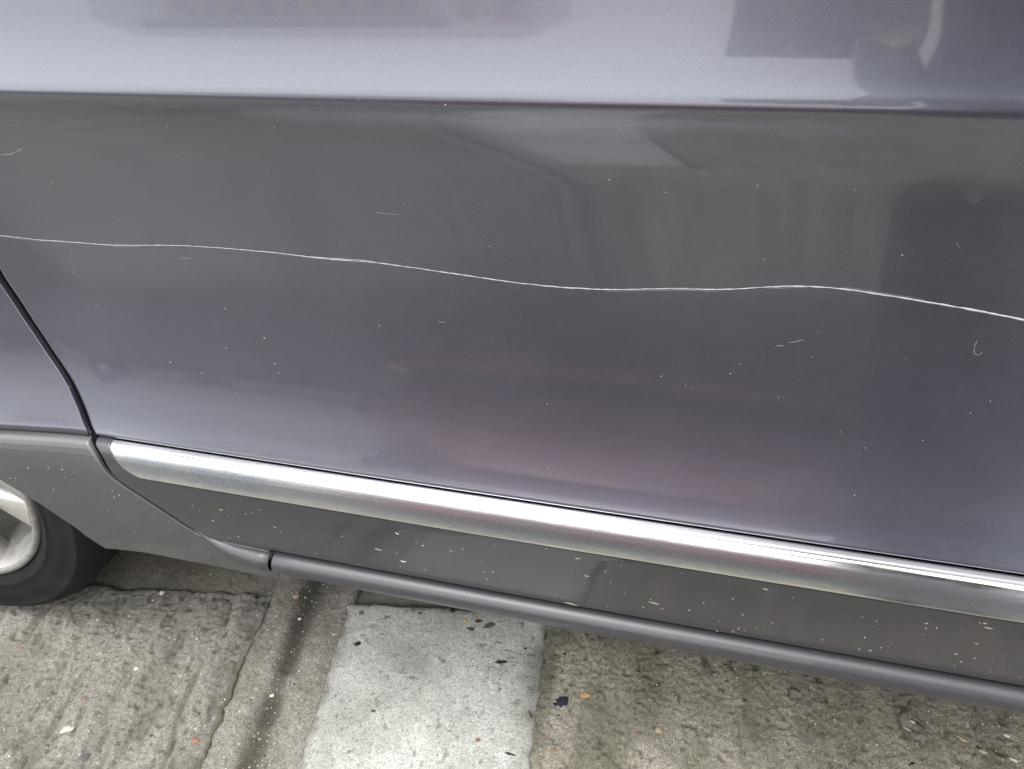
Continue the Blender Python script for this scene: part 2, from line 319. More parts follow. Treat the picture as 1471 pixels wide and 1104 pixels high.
def slab(name, s0, s1, t0, t1, mat, zf, parent, seed, edge_wob=.003, edge_round=.006):
    s = axis(s0, s1, -.66, 1.0, .0024); t = axis(t0, t1, -.30, .34, .0024)
    Sg, Tg = np.meshgrid(s, t)
    # ragged outline: inner borders wander by a few millimetres
    wl = (fbm(Tg * 55, Sg * 30 + seed, 1, 4) - .5) * 2 * edge_wob + (-.05 * np.maximum(0, Tg - .12) * (Sg > .15) if name == 'repair_patch' else 0); wt = (fbm(Sg * 40, Sg * 0 + seed + 5, 1, 3) - .5) * 2 * edge_wob
    k = np.clip
    S2 = Sg + wl * (k(1 - (Sg - s0) / .03, 0, 1) + k(1 - (s1 - Sg) / .06, 0, 1)); T2 = Tg + wt * (k(1 - (Tg - t0) / .03, 0, 1) + k(1 - (t1 - Tg) / .03, 0, 1))
    dist = np.minimum.reduce([Sg - s0, s1 - Sg, Tg - t0, t1 - Tg])
    z, at = zf(S2, T2, dist)
    z = z - edge_round * np.exp(-np.maximum(dist, 0) / .004)
    X = O2[0] + E1[0] * S2 + E2[0] * T2; Y = O2[1] + E1[1] * S2 + E2[1] * T2
    P = np.stack([X, Y, z], -1)
    # skirt down to the bed
    P = np.concatenate([P[:1] * [1, 1, 0] + [0, 0, -.034], P, P[-1:] * [1, 1, 0] + [0, 0, -.034]], 0)
    P = np.concatenate([P[:, :1] * [1, 1, 0] + [0, 0, -.034], P, P[:, -1:] * [1, 1, 0] + [0, 0, -.034]], 1)
    o = grid_mesh(name, P, mat, parent, flip=True)
    for an in ('stain', 'moss', 'pit'):
        A = at.get(an, np.zeros_like(z)); A = np.pad(A, 1, mode='edge')
        o.data.attributes.new(an, 'FLOAT', 'POINT').data.foreach_set('value', np.clip(A, 0, 1).reshape(-1).astype(np.float32))
    return o
def pits(S, T, f, th, seed):
    n = vnoise(S * f, T * f, seed); return sstep(th, th + .12, n)
JOINT = -.071
def under_car(S, T):      # dirt that gathers in the dry strip below the car
    return sstep(.05, -.06, T + (fbm(S, T, 12, 3, 9) - .5) * .05)
def z_left(S, T, d):
    rid = fbm(S * 46 + fbm(S, T, 9, 2, 3) * 1.6, T * 7, 1, 3, 11); rough = fbm(S, T, 60, 4, 5); fine = fbm(S, T, 260, 2, 8)
    p = np.maximum(pits(S, T, 150, .77, 21), pits(S, T, 85, .86, 22)); ch = sstep(.68, .8, fbm(S * 60, T * 22, 1, 2, 31))
    groove = np.exp(-((S + .185 + (fbm(T * 0, T, 12, 2, 4) - .5) * .03) / .004) ** 2) * sstep(.35, .6, fbm(T * 0, T, 14, 2, 44))
    z = (rid - .5) * .0055 + (rough - .5) * .0048 + (fine - .5) * .0042 - p * .0030 - ch * .0026 - groove * .003
    stain = .55 * sstep(.05, 0, d) * sstep(.35, .65, fbm(S, T, 40, 3, 2)) * (T > .0) + .30 * sstep(.55, .34, rid) + .35 * sstep(.0, -.02, T) + ch * .35 + groove * .6
    return z, dict(stain=stain, pit=p * .55, moss=sstep(.012, 0, d + (fbm(S, T, 50, 2, 6) - .5) * .012) * .8 * sstep(.06, .12, T) + .25 * sstep(.62, .8, fbm(S, T, 16, 3, 71)))
def z_patch(S, T, d):
    rough = fbm(S, T, 22, 4, 15); fine = fbm(S, T, 240, 3, 18); p = np.maximum(pits(S, T, 170, .84, 23), pits(S, T, 95, .91, 24))
    z = .001 + (rough - .5) * .0022 + (fine - .5) * .0016 - p * .0014
    e = np.minimum(d, np.abs(.304 - S) * .42) + (fbm(S, T, 55, 3, 3) - .5) * .02
    return z, dict(stain=.5 * sstep(.012, -.004, e) + .16 * sstep(.52, .68, fbm(S, T, 30, 3, 7)) + .22 * sstep(.45, .7, fbm(S, T, 10, 3, 107)), pit=p * .8, moss=.45 * sstep(.02, 0, e + .004) * sstep(.4, .6, fbm(S, T, 18, 2, 2)) + .12 * sstep(.55, .75, fbm(S, T, 24, 3, 57)))
def z_right(S, T, d):
    rid = fbm(S * 30 + fbm(S, T, 8, 2, 33) * 2, T * 6, 1, 3, 41); rough = fbm(S, T, 70, 4, 45); fine = fbm(S, T, 260, 2, 48); p = np.maximum(pits(S, T, 150, .80, 51), pits(S, T, 80, .88, 52))
    z = -.001 + (rid - .5) * .0030 + (rough - .5) * .0030 + (fine - .5) * .0040 - p * .0022
    u = sstep(.10, -.02, T + (rid - .5) * .14)
    stain = .55 * u * sstep(.3, .6, fbm(S * 30, T * 12, 1, 3, 3)) + .35 * sstep(.56, .4, rid) + .22 * sstep(.45, .65, fbm(S, T, 26, 3, 12))
    return z, dict(stain=stain, pit=p * .7, moss=.62 * sstep(.45, .68, fbm(S * 20, T * 8, 1, 4, 61)) * sstep(.75, .5, S))
def z_chan(S, T, d):
    rough = fbm(S, T, 45, 4, 65); fine = fbm(S, T, 260, 2, 68)
    jw = JOINT + (fbm(T * 0, T, 10, 3, 77) - .5) * .012
    open_ = np.clip(.45 + sstep(.125, .10, T) + .85 * np.exp(-((T - .175) / .024) ** 2) + .8 * sstep(.2, .23, T), 0, 1)
    j = np.exp(-((S - jw) / (.0085 + .006 * open_)) ** 2) * (.15 + .85 * open_)
    z = -.004 + (rough - .5) * .005 + (fine - .5) * .0026 - j * .011
    halo = np.exp(-((S - jw) / .028) ** 2)
    stain = j * 1.1 + .45 * halo * sstep(.3, .6, fbm(S, T, 30, 3, 19)) + .4 * sstep(.012, 0, d) + .5 * sstep(.06, -.03, T) * sstep(.06, .0, abs(S - jw)) + .12
    return z, dict(stain=stain, pit=j * .9 * open_, moss=.35 * sstep(.5, .75, fbm(S, T, 25, 3, 88)))
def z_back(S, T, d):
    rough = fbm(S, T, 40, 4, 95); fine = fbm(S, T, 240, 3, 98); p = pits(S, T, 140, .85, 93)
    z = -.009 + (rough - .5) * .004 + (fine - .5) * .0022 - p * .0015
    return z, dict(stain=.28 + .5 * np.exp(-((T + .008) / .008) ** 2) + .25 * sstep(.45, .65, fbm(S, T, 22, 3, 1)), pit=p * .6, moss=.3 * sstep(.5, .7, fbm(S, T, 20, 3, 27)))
pave = tag(empty('pavement', (0, 0, 0)), 'worn concrete pavement slabs under and beside the car', None, None, 'structure')
tag(slab('slab', -3.2, -.134, -.012, 1.6, M_CON_L, z_left, pave, 1, .006, .0018), 'grey ridged slab beside the tyre')
tag(slab('dirty_channel', -.140, .003, -2.4, 1.6, M_CON_C, z_chan, pave, 2, .002, .001), 'dirt filled strip with a dark joint')
tag(slab('repair_patch', -.002, .304, -.002, .95, M_CON_P, z_patch, pave, 3, .0035, .0020), 'pale smooth repair patch')
tag(slab('slab', .001, .299, .95, 1.6, M_CON_R, z_right, pave, 8, .003, .001), 'brown slab in front of the pale patch')
tag(slab('slab', .297, 3.6, -2.4, 1.6, M_CON_R, z_right, pave, 4, .003, .001), 'brown mossy slab under the sill')
tag(slab('slab', -3.2, -.137, -2.4, -.010, M_CON_B, z_back, pave, 5, .003, .001), 'darker sheltered slab behind the ridged one')
tag(slab('slab', .003, .298, -2.4, .0, M_CON_B, z_back, pave, 6, .003, .001), 'darker sheltered slab behind the pale patch')

# ------------------------------------------------------------------ the dark grey car
TAU=[(.454,35),(.464,29),(.476,26),(.50,23.5),(.536,18),(.57,13.5),(.596,11),(.62,7.5),(.674,2),(.72,-2),(.75,-4.5),(.765,-9),(.780,-17),(.794,-26),(.806,-31),
     (.813,-28),(.8175,-6),(.8215,15),(.828,24),(.836,20.5),(.855,15),(.875,11),(.92,8.5),(1.08,9)]
_z = np.linspace(.454, 1.08, 3131); _t = np.tan(np.radians(np.interp(_z, [a for a, b in TAU], [b for a, b in TAU])))
_y = np.concatenate([[0], np.cumsum((_t[1:] + _t[:-1]) / 2 * np.diff(_z))]); _y -= np.interp(.454, _z, _y) + .0195
LOW=[(.24,-.020),(.295,-.0325),(.325,-.0350),(.36,-.0375),(.40,-.0400),(.415,-.0405),(.421,-.0400),(.426,-.0390),(.433,-.0371),(.440,-.0346),(.446,-.0318),(.450,-.0291),(.452,-.0266),(.4535,-.0220)]
def plan(x):
    x = np.asarray(x, float)
    return .006 * (x - .05) ** 2 - .016 * sstep(-.64, -.84, x) + .30 * np.maximum(0, -1.75 - x) ** 1.6 + .30 * np.maximum(0, x - 2.0) ** 1.6
def yf(x, z): return np.interp(z, _z, _y) + plan(x)
def yl(x, z): return np.interp(z, [a for a, b in LOW], [b for a, b in LOW]) + plan(x)
def zlist(a, b, step, ref=True):
    z = list(np.arange(a, b, step)) + [b]
    if ref: z += list(np.linspace(.798, .838, 41)) if a < .83 < b else []
    return np.array(sorted(set(np.round(z, 5))))
def panel(name, zs, xl, xr, surf, mat, parent, nx=90, hem=.0022, deep=.022, off=0., ends='lrtb'):
    """skin of the car between the borders xl(z) and xr(z); every border in `ends` is hemmed over and folded inwards"""
    rows = []
    def hemset(lo, hi, fold_lo, fold_hi, core):
        pts = []
        if fold_lo: pts += [(lo, deep), (lo, hem), (lo + hem * .3, hem * .3)]
        pts += core
        if fold_hi: pts += [(hi - hem * .3, hem * .3), (hi, hem), (hi, deep)]
        return pts
    zs = np.array(sorted(set(list(zs) + [zs[0] + hem * q for q in (1.05, 1.8, 3)] + [zs[-1] - hem * q for q in (1.05, 1.8, 3)])))
    zc = hemset(zs[0], zs[-1], 'b' in ends, 't' in ends, [(z, 0.) for z in zs if (zs[0] + hem < z < zs[-1] - hem) or ('b' not in ends and z == zs[0]) or ('t' not in ends and z == zs[-1])])
    for z, dz in zc:
        a, b = float(xl(z)), float(xr(z))
        core = [(x, 0.) for x in sorted(list(np.linspace(a + hem, b - hem, nx)) + [a + hem * 1.8, a + hem * 3, b - hem * 3, b - hem * 1.8])]
        row = hemset(a, b, 'l' in ends, 'r' in ends, core)
        rows.append([(x, float(surf(x, z)) + off + max(dz, dx), z) for x, dx in row])
    return grid_mesh(name, rows, mat, parent)

car = tag(empty('parked_car', (0, .9, 0)), 'dark grey car with a long key scratch across its rear door', 'car')
car_inv = Matrix.Translation((0, -.9, 0))
def onto_car(o):          # parts are modelled in world coordinates, the car's root sits under its middle
    if o.parent is car: o.matrix_parent_inverse = car_inv
    return o
GAP = [(0.262, -0.4), (0.318, -0.499), (0.3278, -0.5413), (0.3486, -0.5653), (0.3816, -0.5974), (0.4165, -0.6322), (0.4406, -0.6425), (0.4519, -0.6524), (0.4595, -0.6619), (0.4785, -0.669), (0.5067, -0.6817), (0.5393, -0.7016), (0.5733, -0.7181), (0.6195, -0.7352), (0.72, -0.7522), (0.85, -0.7692), (1.03, -0.7952)]
gz, gx = [a for a, b in GAP], [b for a, b in GAP]
_gzz = np.linspace(gz[0], gz[-1], 900); _gxx = np.interp(_gzz, gz, gx)
_k = np.exp(-np.linspace(-2, 2, 31) ** 2); _k /= _k.sum(); _gxx = np.convolve(np.pad(_gxx, 15, mode='edge'), _k, 'valid')
def gap(z): return np.interp(z, _gzz, _gxx)
GW = .0098                                           # width of the shut line
XF = .40                                             # front edge of the rear door
rear_door = onto_car(panel('rear_door', zlist(.4552, 1.03, .005), lambda z: gap(z) + GW * .5, lambda z: XF, yf, M_PAINT, car, 140))
tag(rear_door, 'rear door scratched from edge to edge')
front_door = onto_car(panel('front_door', zlist(.4552, 1.03, .006), lambda z: XF + GW, lambda z: 1.36, yf, M_PAINT, car, 60))

# the quarter panel runs over the rear wheel arch
WX, WZ, WR = -1.10, .335, .34
ARCH = [(.2645, -.7187), (.3081, -.7322), (.3518, -.7581), (.3716, -.7733), (.3917, -.7899), (.425, -.812), (.454, -.829)]
def arch_front(z): return np.interp(z, [a for a, b in ARCH], [b for a, b in ARCH])
def arch_top(x):          # lower border of the skin above the wheel
    u = np.clip((x - (-1.12)) / .298, -1, 1); return .4552 + .245 * np.sqrt(np.maximum(0, 1 - np.abs(u) ** 2.3))
rows = []
U = np.r_[np.linspace(0, .996, 120), .9975, .9985, .9992, .9996, .99985, 1.]; XB = -1.95 + U * (float(gap(.4552)) - GW * .5 + 1.95)
zb = arch_top(XB)
ZQ = zlist(.4552, 1.03, .005)
for k, v in enumerate([ZQ[0], ZQ[0]] + list(ZQ)):
    z = np.where(v < .76, zb + (.76 - zb) * (v - .4552) / (.76 - .4552), v)
    if k == 0: dz = .03
    elif k == 1: dz = .004
    else: dz = 0.
    w = sstep(-1.0, -.67, XB); x = XB + (gap(z) - gap(.4552)) * w
    rows.append(np.stack([x, yf(x, z) + dz, z], -1))
Pq = np.array(rows)
Pq[:, -1, 1] += .0008; e = Pq[:, -1:].copy(); e[:, :, 1] += .0022; e2 = e.copy(); e2[:, :, 1] += .02
quarter = onto_car(grid_mesh('quarter_panel', np.concatenate([Pq, e, e2], 1), M_PAINT, car))
def moulding_left(z): return arch_front(z)
mould = onto_car(panel('wheel_arch_moulding', np.array(sorted(set(np.round(np.r_[np.linspace(.264, .4532, 46), np.linspace(.43, .4532, 24)], 5)))), moulding_left, lambda z: np.where(z > .330, gap(z) - GW * .5, -.4635 + (z - .330) * .16), yl, M_MOULD, car, 60, hem=.0025, deep=.03))
rear_mould = onto_car(panel('wheel_arch_moulding', np.linspace(.264, .4532, 30), lambda z: -1.95, lambda z: -2.24 - arch_front(z) + .02, yl, M_MOULD, car, 30, hem=.0025, deep=.03))
# trim strip and lower cladding of the rear door
END = [(.4225, -.5876), (.4265, -.6010), (.432, -.6108), (.4433, -.6212), (.4537, -.6290)]
def end_x(z): return np.interp(z, [a for a, b in END], [b for a, b in END])
strip = panel('chrome_trim_strip', np.array([.4225, .4232, .424, .426, .428, .430, .433, .436, .438, .440, .442, .444, .446, .448, .4495, .451, .452, .453, .4535]), lambda z: end_x(z), lambda z: XF, lambda x, z: yl(x, z) - .0016, M_CHROME, rear_door, 140, hem=.0012, deep=.006)
tag(strip, 'hazy chrome trim strip along the lower door'); onto_car(strip)
cap = panel('trim_end_cap', np.r_[np.linspace(.4212, .444, 16), np.linspace(.4455, .4534, 9)], lambda z: gap(z) + GW * .5, lambda z: end_x(z) - .0016, yl, M_CLAD, rear_door, 12, hem=.0015, deep=.02, ends='lrt'); onto_car(cap)
clad = panel('lower_cladding', np.linspace(.3302, .4210, 44), lambda z: gap(z) + GW * .5, lambda z: XF, yl, M_CLAD, rear_door, 120, hem=.0025, deep=.022, ends='lrb'); onto_car(clad)
clad2 = panel('lower_cladding', np.r_[np.linspace(.3302, .444, 30), np.linspace(.4455, .4534, 9)], lambda z: XF + GW, lambda z: 1.36, yl, M_CLAD, front_door, 40, hem=.0025, deep=.022); onto_car(clad2)
strip2 = panel('chrome_trim_strip', np.array([.4225, .426, .430, .434, .438, .442, .446, .4495, .452, .4535]), lambda z: XF + GW, lambda z: 1.2, lambda x, z: yl(x, z) - .0016, M_CHROME, front_door, 40, hem=.0012, deep=.006); onto_car(strip2)
# sill rail: a round bead under the doors, folded under the floor
def bead_profile(r, n=22):
    """(dy, dz) round the bead from the hidden top edge, over the outside, to the underside"""
    A = np.linspace(math.radians(100), math.radians(-78), n)
    return [(.016, r * .98)] + [(-math.cos(a) * r, math.sin(a) * r) for a in A] + [(.02, -r * 1.0), (.10, -r * 1.0 - .012)]
def bead(name, path, mat, parent):
    """path: (x, z, radius); the bead's axis lies inside the lower skin"""
    rows = []
    for x, z, r in path:
        yc = float(yl(x, .33)) - .0070 + .009 + (.0105 - r) * .6
        rows.append([(x, yc + a, z + b) for a, b in bead_profile(r)])
    o = grid_mesh(name, rows, mat, parent, flip=True); return onto_car(o)
sill = bead('sill_rail', [(-.4570, .3130, .0120), (-.4565, .3130, .0130)] + [(x, .3130, .0135) for x in np.linspace(-.455, 1.36, 80)], M_BEAD, car)
mb = bead('sill_bead', [(-.585, .3600, .0010), (-.570, .3470, .0022), (-.557, .3370, .0040), (-.543, .3280, .0065), (-.527, .3205, .0092), (-.508, .3160, .0116), (-.49, .3140, .0130), (-.475, .3130, .0135), (-.4625, .3130, .0135), (-.4612, .3130, .0122)], M_BEAD, mould)
# black backing seen through the shut lines, seal along the door edge
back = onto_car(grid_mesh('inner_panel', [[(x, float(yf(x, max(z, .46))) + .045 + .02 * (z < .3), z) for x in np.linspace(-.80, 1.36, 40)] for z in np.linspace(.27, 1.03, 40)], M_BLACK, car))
seal_rows = []
for z in np.linspace(.335, 1.02, 160):
    gx_ = float(gap(z)); yy = float(yl(gx_, z) if z < .4535 else yf(gx_, z)) + .0045
    seal_rows.append([(gx_ - .0075, yy + .006, z), (gx_ - .0049, yy + .001, z), (gx_ + .0045, yy - .0002, z), (gx_ + .0070, yy + .006, z)])
seal = onto_car(grid_mesh('door_seal', seal_rows, M_BLACK, car))
line_seal = onto_car(grid_mesh('trim_seal', [[(x, float(yf(x, .4552)) + dy, z) for x in np.linspace(-.80, 1.36, 90)] for dy, z in ((.014, .4605), (.006, .4580), (.006, .4520), (.014, .4500))], M_BLACK, car))

def skin_point(x, z, low=False, out=.0004):
    return Vector((x, float(yl(x, z) if low else yf(x, z)) - out, z))
def ribbon(name, pts, w, mat, parent, low=False, seed=0, vary=.35, jit=.0):
    """thin mark on the paint: a shallow ridge of varying width along pts (x, z)"""
    r = random.Random(seed); pts = np.array(pts, float); seg = np.r_[0, np.cumsum(np.hypot(*np.diff(pts, axis=0).T))]
    n = max(6, int(seg[-1] / .0035)); t = np.linspace(0, seg[-1], n)
    xs, zs_ = np.interp(t, seg, pts[:, 0]), np.interp(t, seg, pts[:, 1])
    if n > 40:
        k = np.exp(-np.linspace(-2, 2, 15) ** 2); k /= k.sum(); xs = np.convolve(np.pad(xs, 7, mode='edge'), k, 'valid'); zs_ = np.convolve(np.pad(zs_, 7, mode='edge'), k, 'valid')
    dx, dz = np.gradient(xs), np.gradient(zs_); L = np.hypot(dx, dz) + 1e-9; nx_, nz_ = -dz / L, dx / L
    rows = []
    for i in range(n):
        ww = (w(xs[i]) if callable(w) else w) * (1 + r.uniform(-vary, vary)) * min(1, .25 + 4 * min(t[i], t[-1] - t[i]) / max(t[-1], 1e-6) * (1 if n < 40 else 99))
        off = r.uniform(-jit, jit)
        rows.append([tuple(skin_point(xs[i] + nx_[i] * (ww * q + off), zs_[i] + nz_[i] * (ww * q + off), low, o)) for q, o in ((-1, .00008), (0, .00035), (1, .00008))])
    return onto_car(grid_mesh(name, rows, mat, parent))
SCR = [(-0.7336, 0.6697), (-0.7136, 0.6677), (-0.6669, 0.6637), (-0.6247, 0.6641), (-0.5832, 0.6641), (-0.5013, 0.6701), (-0.4555, 0.6706), (-0.397, 0.6701), (-0.3481, 0.6676), (-0.2967, 0.6681), (-0.2349, 0.6637), (-0.1753, 0.6593), (-0.1357, 0.6581), (-0.0943, 0.6592), (-0.0433, 0.6649), (0.0002, 0.6675), (0.0314, 0.6727), (0.0567, 0.6761), (0.0868, 0.6764), (0.1316, 0.672), (0.1801, 0.6665), (0.214, 0.6616), (0.26, 0.6511), (0.33, 0.6315999999999999), (0.385, 0.6195999999999999)]
tag(ribbon('scratch', SCR, lambda x: .00032 + .00026 * float(sstep(.02, .12, x)) + .00008 * float(sstep(-.35, -.2, x)) , M_SCRATCH, rear_door, seed=1, vary=.42, jit=.00016), 'long wavy pale key scratch')
_r = random.Random(77)
for k in range(12):       # hairlines where the point skipped beside the main cut
    i = _r.randrange(1, len(SCR) - 4); x0, x1 = SCR[i][0], SCR[i][0] + _r.uniform(.012, .06); o = _r.choice((-1, 1)) * _r.uniform(.0006, .0016)
    xs = np.linspace(x0, x1, 6); zz = np.interp(xs, [a for a, b in SCR], [b for a, b in SCR])
    ribbon('hairline_scratch', [(x, z + o + _r.uniform(-.0002, .0002)) for x, z in zip(xs, zz)], _r.uniform(.00010, .00022), M_SCUFF, rear_door, seed=50 + k, vary=.5)
ribbon('scratch', [(-0.3641, 0.6691), (-0.3451, 0.6684), (-0.3201, 0.6693), (-0.3001, 0.6686)], .00032, M_SCRATCH, rear_door, seed=2)
for k, (p, w) in enumerate(MARKS):
    ribbon('scuff', p, w * .2, M_SCUFF, rear_door, seed=10 + k, vary=.5)
# specks of dirt and straw stuck to the paint: tiny raised flakes, too many to be parts
def flakes(name, items, parent, label):
    V, Fc, mi = [], [], []
    for (x, z, a, b, ang, low, m) in items:
        n = 7; c0 = len(V); ca, sa = math.cos(ang), math.sin(ang)
        V.append(tuple(skin_point(x, z, low, .0011)))
        for q in range(n):
            th = 2 * math.pi * q / n; rr = rng.uniform(.7, 1.15); u, v = math.cos(th) * a * rr, math.sin(th) * b * rr
            V.append(tuple(skin_point(x + u * ca - v * sa, z + u * sa + v * ca, low, .0001)))
        for q in range(n): Fc.append((c0, c0 + 1 + q, c0 + 1 + (q + 1) % n)); mi.append(m)
    o = mesh_obj(name, V, Fc, M_SPECK, parent); o.data.polygons.foreach_set('material_index', mi); return tag(onto_car(o), label, kind='stuff')
it = [(x, z, s * .6, s * .6 * rng.uniform(.6, 1), rng.uniform(-.4, .4), False, 1) for x, z, s in DOTS]
for k in range(150):
    x = rng.uniform(-.66, .32); z = rng.uniform(.47, .82); s = rng.uniform(.0002, .00045)
    it.append((x, z, s, s * rng.uniform(.5, 1), rng.uniform(-1, 1), False, rng.choice((0, 1, 2))))
flakes('paint_specks', it, rear_door, 'fine pale specks of dirt on the door')
it = [(x, z, s, s * (.3 if s > .002 else .6), math.radians(-a), True, 1 if k in (0, 1) else 0) for k, (x, z, s, a) in enumerate(BITS)]
for k in range(110):
    x = rng.uniform(-.56, .32); z = .335 + .085 * rng.random() ** 1.2; s = rng.uniform(.0003, .0020) * rng.random()
    it.append((x, z, s, min(s * .4, .0007), rng.uniform(-.35, .25), True, rng.choice((0, 0, 1, 2))))
flakes('straw_specks', it, clad, 'straw and dirt specks stuck to the lower door')
it = []
for k in range(34):
    z = rng.uniform(.27, .43); x = rng.uniform(float(arch_front(z)) + .02, float(min(gap(z), -.47)) - .01); s = rng.uniform(.0003, .0012)
    it.append((x, z, s, s * .5, rng.uniform(-.4, .4), True, rng.choice((0, 1, 1, 2))))
flakes('dirt_specks', it, mould, 'pale dirt specks on the wheel arch moulding')

# wheels
def make_wheel(cx, spin):
    rim = lathe('wheel', [(.226, .21), (.226, .10), (.231, .055), (.239, .030), (.2435, .013), (.2465, .0085), (.2515, .0085)], (cx, .0, WZ), M_RIM, car)
    onto_car(rim)
    def sub(o): return onto_car(o)
    lip = sub(lathe('rim_edge', [(.2440, .0085), (.2455, .0045), (.2500, .0040), (.2535, .0060), (.2540, .012)], (cx, 0, WZ), M_SCRAPED, rim))
    tp = [(.2490, .016), (.2540, .0105), (.2580, .0075), (.2625, .0030), (.2700, .0000), (.2715, -.0012), (.2735, -.0002), (.285, -.0030), (.300, -.0040), (.3140, -.0015), (.3155, -.0028), (.3180, -.0012), (.3270, .0060), (.3330, .0145), (.3365, .0220), (.3375, .0240), (.3340, .0255), (.3340, .029), (.3385, .0305), (.3398, .06), (.3330, .0615), (.3330, .069), (.3400, .0705), (.3402, .115), (.3335, .1165), (.3335, .124), (.3400, .1255), (.3385, .20), (.330, .216), (.30, .228), (.26, .222), (.249, .21)]
    tag(sub(lathe('tyre', tp, (cx, 0, WZ), M_TYRE, rim, 160, flat=.0005)), 'dusty black tyre')
    sub(lathe('brake_disc', [(.05, .105), (.165, .105), (.168, .11), (.168, .125)], (cx, 0, WZ), M_DISC, rim, 64))
    sub(lathe('rim_back', [(.0, .15), (.226, .15)], (cx, 0, WZ), M_DARKPL, rim, 48))
    sub(lathe('hub_cap', [(.0, .020), (.028, .021), (.033, .026), (.060, .030), (.070, .045), (.070, .08)], (cx, 0, WZ), M_RIM, rim, 48))
    for k in range(5):
        for sgn in (-1, 1):
            a = spin + k * 2 * math.pi / 5
            rows = []
            for t in np.linspace(0, 1, 14):
                r = .045 + t * .197; mid = a + sgn * (.17 * (1 - t) * .9 + .112 * t + .05 * math.sin(t * math.pi)); hw = (.013 + .007 * t + .014 * max(0, t - .78) * 4.5)
                y0 = .026 - .019 * t ** 1.3
                cr, sr = math.cos(mid), math.sin(mid)
                sec = [(-hw * 1.05, .050), (-hw, y0 + .006), (-hw * .7, y0), (hw * .7, y0), (hw, y0 + .006), (hw * 1.05, .050)]
                rows.append([(cx + cr * r - sr * s, y, WZ + sr * r + cr * s) for s, y in sec])
            sub(grid_mesh('spoke', rows, M_RIM, rim, closed_u=True))
    return rim
make_wheel(WX, math.radians(-13)); make_wheel(1.72, math.radians(10))
for cx, r in ((WX - .02, .375), (1.72, .375)):
    onto_car(lathe('wheel_arch_liner', [(r, .0), (r, .30), (.06, .30)], (cx, 0, WZ + .01), M_DARKPL, car, 48, math.radians(-10), math.radians(190)))
# front wing with its arch
XFn = np.linspace(1.364, 2.35, 90); u = np.clip((XFn - 1.72) / .36, -1, 1); zbf = .30 + (.715 - .30) * np.sqrt(np.maximum(0, 1 - np.abs(u) ** 2.3)); zbf[np.abs(u) >= 1] = .30
rows = []
for k, v in enumerate([-1, 0] + list(np.linspace(.004, 1, 80))):
    z = zbf + (1.0 - .10 * sstep(1.5, 2.35, XFn) - zbf) * max(v, 0); y = np.where(z < .4535, yl(XFn, z), yf(XFn, np.maximum(z, .4535)))
    rows.append(np.stack([XFn, y + (.03 if k == 0 else 0), z], -1))
onto_car(grid_mesh('front_wing', rows, M_PAINT, car))
# shell: floor, roof, bonnet, tail and the far side
def shell(name, st, mat, parent=None, near=.0, far=1.82, low_near=None):
    """st: (x, z_bottom, z_belt, z_roof, roof_inset, taper)"""
    rows = []
    for (x, zb_, zbelt, zr, ins, tp) in st:
        yn, yfar = near + tp, far - tp; ln = (low_near if low_near is not None else near) + tp
        zr = max(zr, zbelt + .002)
        side = [(ln + .06, zb_), (ln + .005, zb_ + .10), (ln, .5 * (zb_ + zbelt)), (ln if low_near is not None else yn + .012, zbelt - .12), (yn + .045, zbelt - .01), (yn + .055, zbelt), (yn + .055 + ins * .9, zr - .05 * (zr > zbelt + .1)), (yn + .055 + ins + .10, zr - .008), (yn + .055 + ins + .3, zr)]
        fside = [(yfar - .06, zb_), (yfar - .005, zb_ + .10), (yfar, .5 * (zb_ + zbelt)), (yfar - .012, zbelt - .12), (yfar - .045, zbelt - .01), (yfar - .055, zbelt), (yfar - .055 - ins * .9, zr - .05 * (zr > zbelt + .1)), (yfar - .055 - ins - .10, zr - .008), (yfar - .055 - ins - .3, zr)]
        rows.append([(x, y, z) for y, z in side] + [(x, y, z) for y, z in fside[::-1]])
    P = np.array(rows); c0 = P[:1].mean(1, keepdims=True); c1 = P[-1:].mean(1, keepdims=True)
    P = np.concatenate([np.repeat(c0, P.shape[1], 1), P, np.repeat(c1, P.shape[1], 1)], 0)
    return grid_mesh(name, P, mat, parent, flip=True, closed_u=True)
ST = [(-2.12, .42, .92, .93, .15, .22), (-2.10, .34, 1.0, 1.06, .15, .14), (-1.95, .28, 1.02, 1.32, .18, .05), (-1.72, .26, 1.03, 1.54, .20, .01), (-1.4, .25, 1.03, 1.62, .20, 0), (-.6, .24, 1.03, 1.66, .20, 0), (.3, .24, 1.02, 1.65, .20, 0), (.8, .24, 1.01, 1.56, .20, 0), (1.5, .24, .99, 1.07, .15, 0), (1.9, .25, .93, 1.0, .1, .01), (2.3, .27, .82, .90, .1, .06), (2.50, .32, .70, .74, .1, .16), (2.56, .42, .6, .61, .1, .28)]
onto_car(shell('body_shell', ST, M_PAINT, car, .03, 1.86, .30))
def window(name, pts, parent, off=.006):
    """pane through four corners given on the leaning glasshouse: (x, z)"""
    V = []
    for (x, z) in pts: V.append((x, .085 + .18 * (z - 1.03) / .55 - off, z))
    V += [(a, b + .004, c) for a, b, c in V]
    o = mesh_obj(name, V, [(0, 1, 2, 3), (7, 6, 5, 4), (0, 4, 5, 1), (1, 5, 6, 2), (2, 6, 7, 3), (3, 7, 4, 0)], M_GLASS, parent, False); return onto_car(o)
window('side_window', [(-.70, 1.045), (.36, 1.04), (.36, 1.57), (-.62, 1.57)], car); window('side_window', [(.42, 1.04), (1.30, 1.03), (.80, 1.50), (.42, 1.56)], car); window('side_window', [(-1.55, 1.05), (-.76, 1.05), (-.70, 1.56), (-1.40, 1.50)], car)
box('door_handle', (.20, .018, .945), (.20, .03, .028), M_PAINT, rear_door, .008); onto_car(bpy.data.objects['door_handle'])

